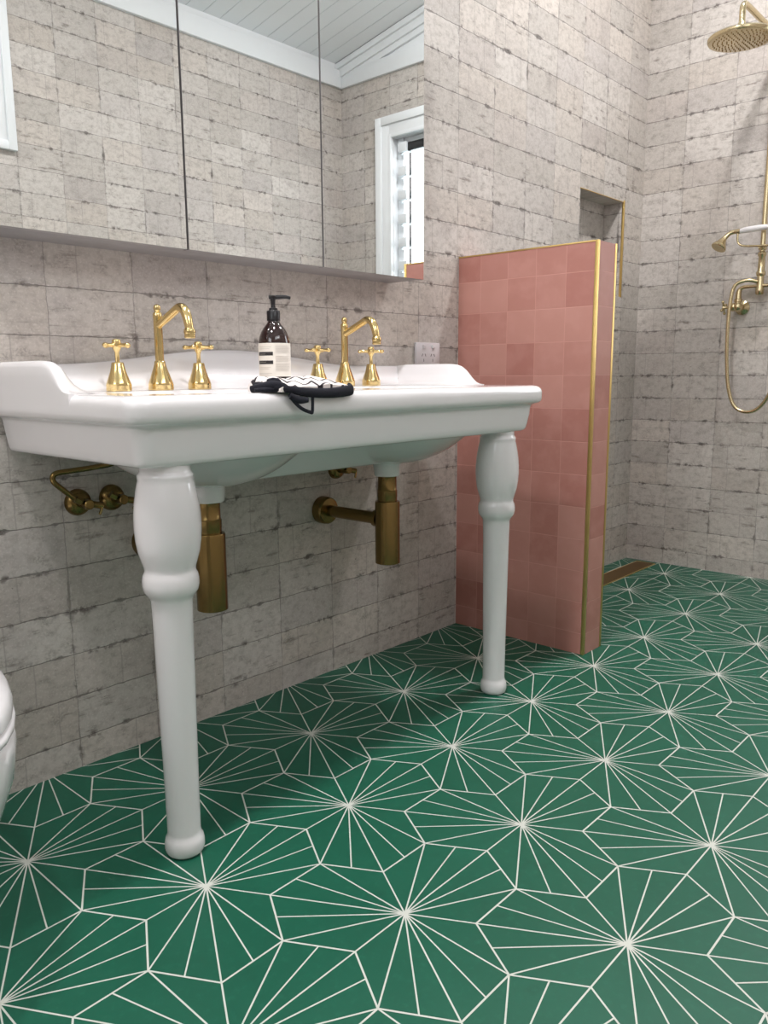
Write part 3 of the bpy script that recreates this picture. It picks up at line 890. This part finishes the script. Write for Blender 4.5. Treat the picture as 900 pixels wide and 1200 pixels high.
for s_ in (-1, 1):
    yv = SY+s_*.080
    w.lathe([(.022, -.0005), (.0285, -.001), (.0285, -.010), (.020, -.016), (.0135, -.022), (.0125, -.050), (.0145, -.058)], (XR, yv, VZ), axis='X', n=28)
    w.ball((SX, yv, VZ), .0185, n=20)
    w.tube([(SX, yv, VZ+.005), (SX, yv, VZ+.03), (SX, yv, VZ+.055), (SX, yv-s_*.006, VZ+.070), (SX, yv-s_*.022, VZ+.077), (SX, yv-s_*.05, VZ+.077), (SX, SY, VZ+.077)], [.0125, .012, .011, .0085, .0075, .0070, .0070], n=16)
    w.lathe([(.0135, .018), (.0160, .020), (.0160, .030), (.0125, .032)], (SX, yv, VZ), n=20)
    w.lathe([(.0145, .010*s_), (.0165, .014*s_), (.0165, .022*s_), (.0120, .026*s_)], (SX, yv, VZ), axis='Y', n=20)
w.build('mixer_body', M['satin'], r)
for s_ in (-1, 1):
    yv = SY+s_*.080
    h_ = MB(); h_.lathe([(.0115, .024*s_), (.0125, .030*s_), (.009, .034*s_), (.0060, .038*s_), (.0060, .050*s_), (.0085, .053*s_), (.0085, .059*s_), (.003, .062*s_)], (SX, yv, VZ), axis='Y', n=20)
    for k in range(4):
        a = .5+k*pi/2; dx, dz = cos(a), sin(a)
        h_.tube([(SX+dx*.006, yv+s_*.055, VZ+dz*.006), (SX+dx*.022, yv+s_*.056, VZ+dz*.022)], .0038, n=10, smooth=False)
        h_.ball((SX+dx*.025, yv+s_*.056, VZ+dz*.025), .0062, n=12)
    h_.build('cross_handle', M['satin'], r)
# cradle carrying the hand shower
w = MB()
w.tube([(SX, SY, 1.345), (SX-.03, SY, 1.345), (SX-.045, SY, 1.345)], .006, n=12, smooth=False)
CYL, CXX = .0, SX-.045
w.tube([(CXX, SY+.083, 1.402), (CXX, SY+.083, 1.380), (CXX, SY+.076, 1.362), (CXX, SY+.055, 1.352), (CXX, SY, 1.347), (CXX, SY-.06, 1.345), (CXX, SY-.095, 1.352), (CXX, SY-.10, 1.375)], .0042, n=10)
w.lathe([(.014, 1.335), (.0155, 1.337), (.0155, 1.353), (.014, 1.355)], (SX, SY, 0), n=20)
w.build('cradle', M['satin'], r)

HX = SX-.045
r = empty('hand_shower', (HX, SY, 1.40), 'hand shower with white porcelain grip and satin brass bell head resting in its cradle', 'hand shower')
w = MB(); w.tube([(HX, SY+.078, 1.4105), (HX, SY+.048, 1.4125), (HX, SY+.005, 1.4145), (HX, SY-.035, 1.4145)], [.0085, .0120, .0115, .0090], n=20); w.build('grip', M['ceramic'], r)
w = MB()
w.tube([(HX, SY+.074, 1.410), (HX, SY+.095, 1.4105), (HX-.003, SY+.114, 1.405), (HX-.008, SY+.128, 1.391), (HX-.012, SY+.136, 1.378)], [.0100, .0085, .0085, .0095, .0115], n=18)
w.lathe([(.0095, -.012), (.0120, -.004), (.0190, .012), (.0255, .022), (.0290, .030), (.0295, .034), (.0275, .036), (.0005, .035)], (HX-.012, SY+.136, 1.380), axis=(-.45, .30, -.84), n=32)
w.build('head', M['satin'], r)
w = MB(); w.tube([(HX, SY-.030, 1.4145), (HX, SY-.055, 1.413), (HX, SY-.090, 1.408), (HX, SY-.115, 1.395)], [.0095, .0085, .0080, .0075], n=14); w.build('ferrule', M['satin'], r)
w = MB()
w.tube([(SX-.010, SY+.008, 1.215), (SX-.022, SY+.045, 1.222), (SX-.030, SY+.085, 1.205), (SX-.034, SY+.098, 1.150), (SX-.036, SY+.102, 1.05), (SX-.036, SY+.098, .92), (SX-.036, SY+.084, .80), (SX-.036, SY+.055, .725), (SX-.036, SY+.005, .702), (SX-.036, SY-.045, .725),
        (SX-.038, SY-.085, .80), (SX-.040, SY-.115, .95), (SX-.042, SY-.150, 1.15), (SX-.044, SY-.160, 1.30), (HX, SY-.135, 1.375), (HX, SY-.113, 1.397)], .0072, n=12, sub=8)
w.build('hose', M['satin'], r)

# ------------------------------------------------------------------ lights
def downlight(x, y, power, label):  # guessed lamps out of view, added to light the room from above
    z = zc(y)
    o = empty('added_downlight', (x, y, z), label, 'added light', 'added unseen round ceiling downlights')
    w = MB(); w.lathe([(.050, .0), (.058, -.003), (.058, .002), (.05, .003)], (x, y, z-.001), n=32, cap=False); w.build('bezel', M['paint'], o)
    L_ = bpy.data.lights.new('added_lamp', 'AREA'); L_.shape = 'DISK'; L_.size = .16; L_.energy = power; L_.color = (1, .985, .97)
    lo = bpy.data.objects.new('added_lamp', L_); COL.objects.link(lo); lo.location = (0, 0, -.012); lo.parent = o
LAMP = 19
for x, y in ((-.75, -.72), (.15, -.72), (2.0, -.80)):
    downlight(x, y, LAMP, 'added, unseen round white downlight in the raked boarded ceiling')

W = bpy.data.worlds.new('sky'); SC.world = W; W.use_nodes = True
bg = W.node_tree.nodes['Background']
bg.inputs[0].default_value = (1, .97, .985, 1); bg.inputs[1].default_value = 5.5

# light portals: they emit nothing, they only steer sky sampling through the windows
def portal(loc, rot, sx, sy):
    L_ = bpy.data.lights.new('window_portal', 'AREA'); L_.shape = 'RECTANGLE'; L_.size = sx; L_.size_y = sy
    L_.cycles.is_portal = True
    o = bpy.data.objects.new('window_portal', L_); COL.objects.link(o); o.location = loc; o.rotation_euler = rot
portal((XR+.11, (W1[0]+W1[1])/2, (W1[2]+W1[3])/2), (0, pi/2, 0), W1[3]-W1[2], W1[1]-W1[0])
portal((XL-.11, (W3[0]+W3[1])/2, (W3[2]+W3[3])/2), (0, -pi/2, 0), W3[3]-W3[2], W3[1]-W3[0])
portal(((W2[0]+W2[1])/2, YF-.11, (W2[2]+W2[3])/2), (pi/2, 0, 0), W2[1]-W2[0], W2[3]-W2[2])

# ------------------------------------------------------------------ camera
cam = bpy.data.cameras.new('camera'); co = bpy.data.objects.new('camera', cam); COL.objects.link(co); SC.camera = co
R = [[0.6718792279231016, -0.7406321697518595, -0.006503246428490127], [-0.13102440329516302, -0.11021038238184035, -0.9852341231181525], [0.7289793610429608, 0.6628104259468925, -0.17108895472676]]
rt, dn, fw = (Vector(a) for a in R)
Mx = Matrix.Identity(4)
for i in range(3):
    Mx[i][0] = rt[i]; Mx[i][1] = -dn[i]; Mx[i][2] = -fw[i]
Mx[0][3], Mx[1][3], Mx[2][3] = -.73961, -1.61891, .86287
co.matrix_world = Mx
cam.sensor_fit = 'VERTICAL'; cam.sensor_height = 36; cam.lens = 930.3/1200*36
cam.clip_start = .02; cam.clip_end = 60

SC.view_settings.view_transform = 'Standard'; SC.view_settings.look = 'None'
SC.view_settings.gamma = 1; SC.view_settings.exposure = 0.25
try: SC.view_settings.use_curve_mapping = False
except Exception: pass
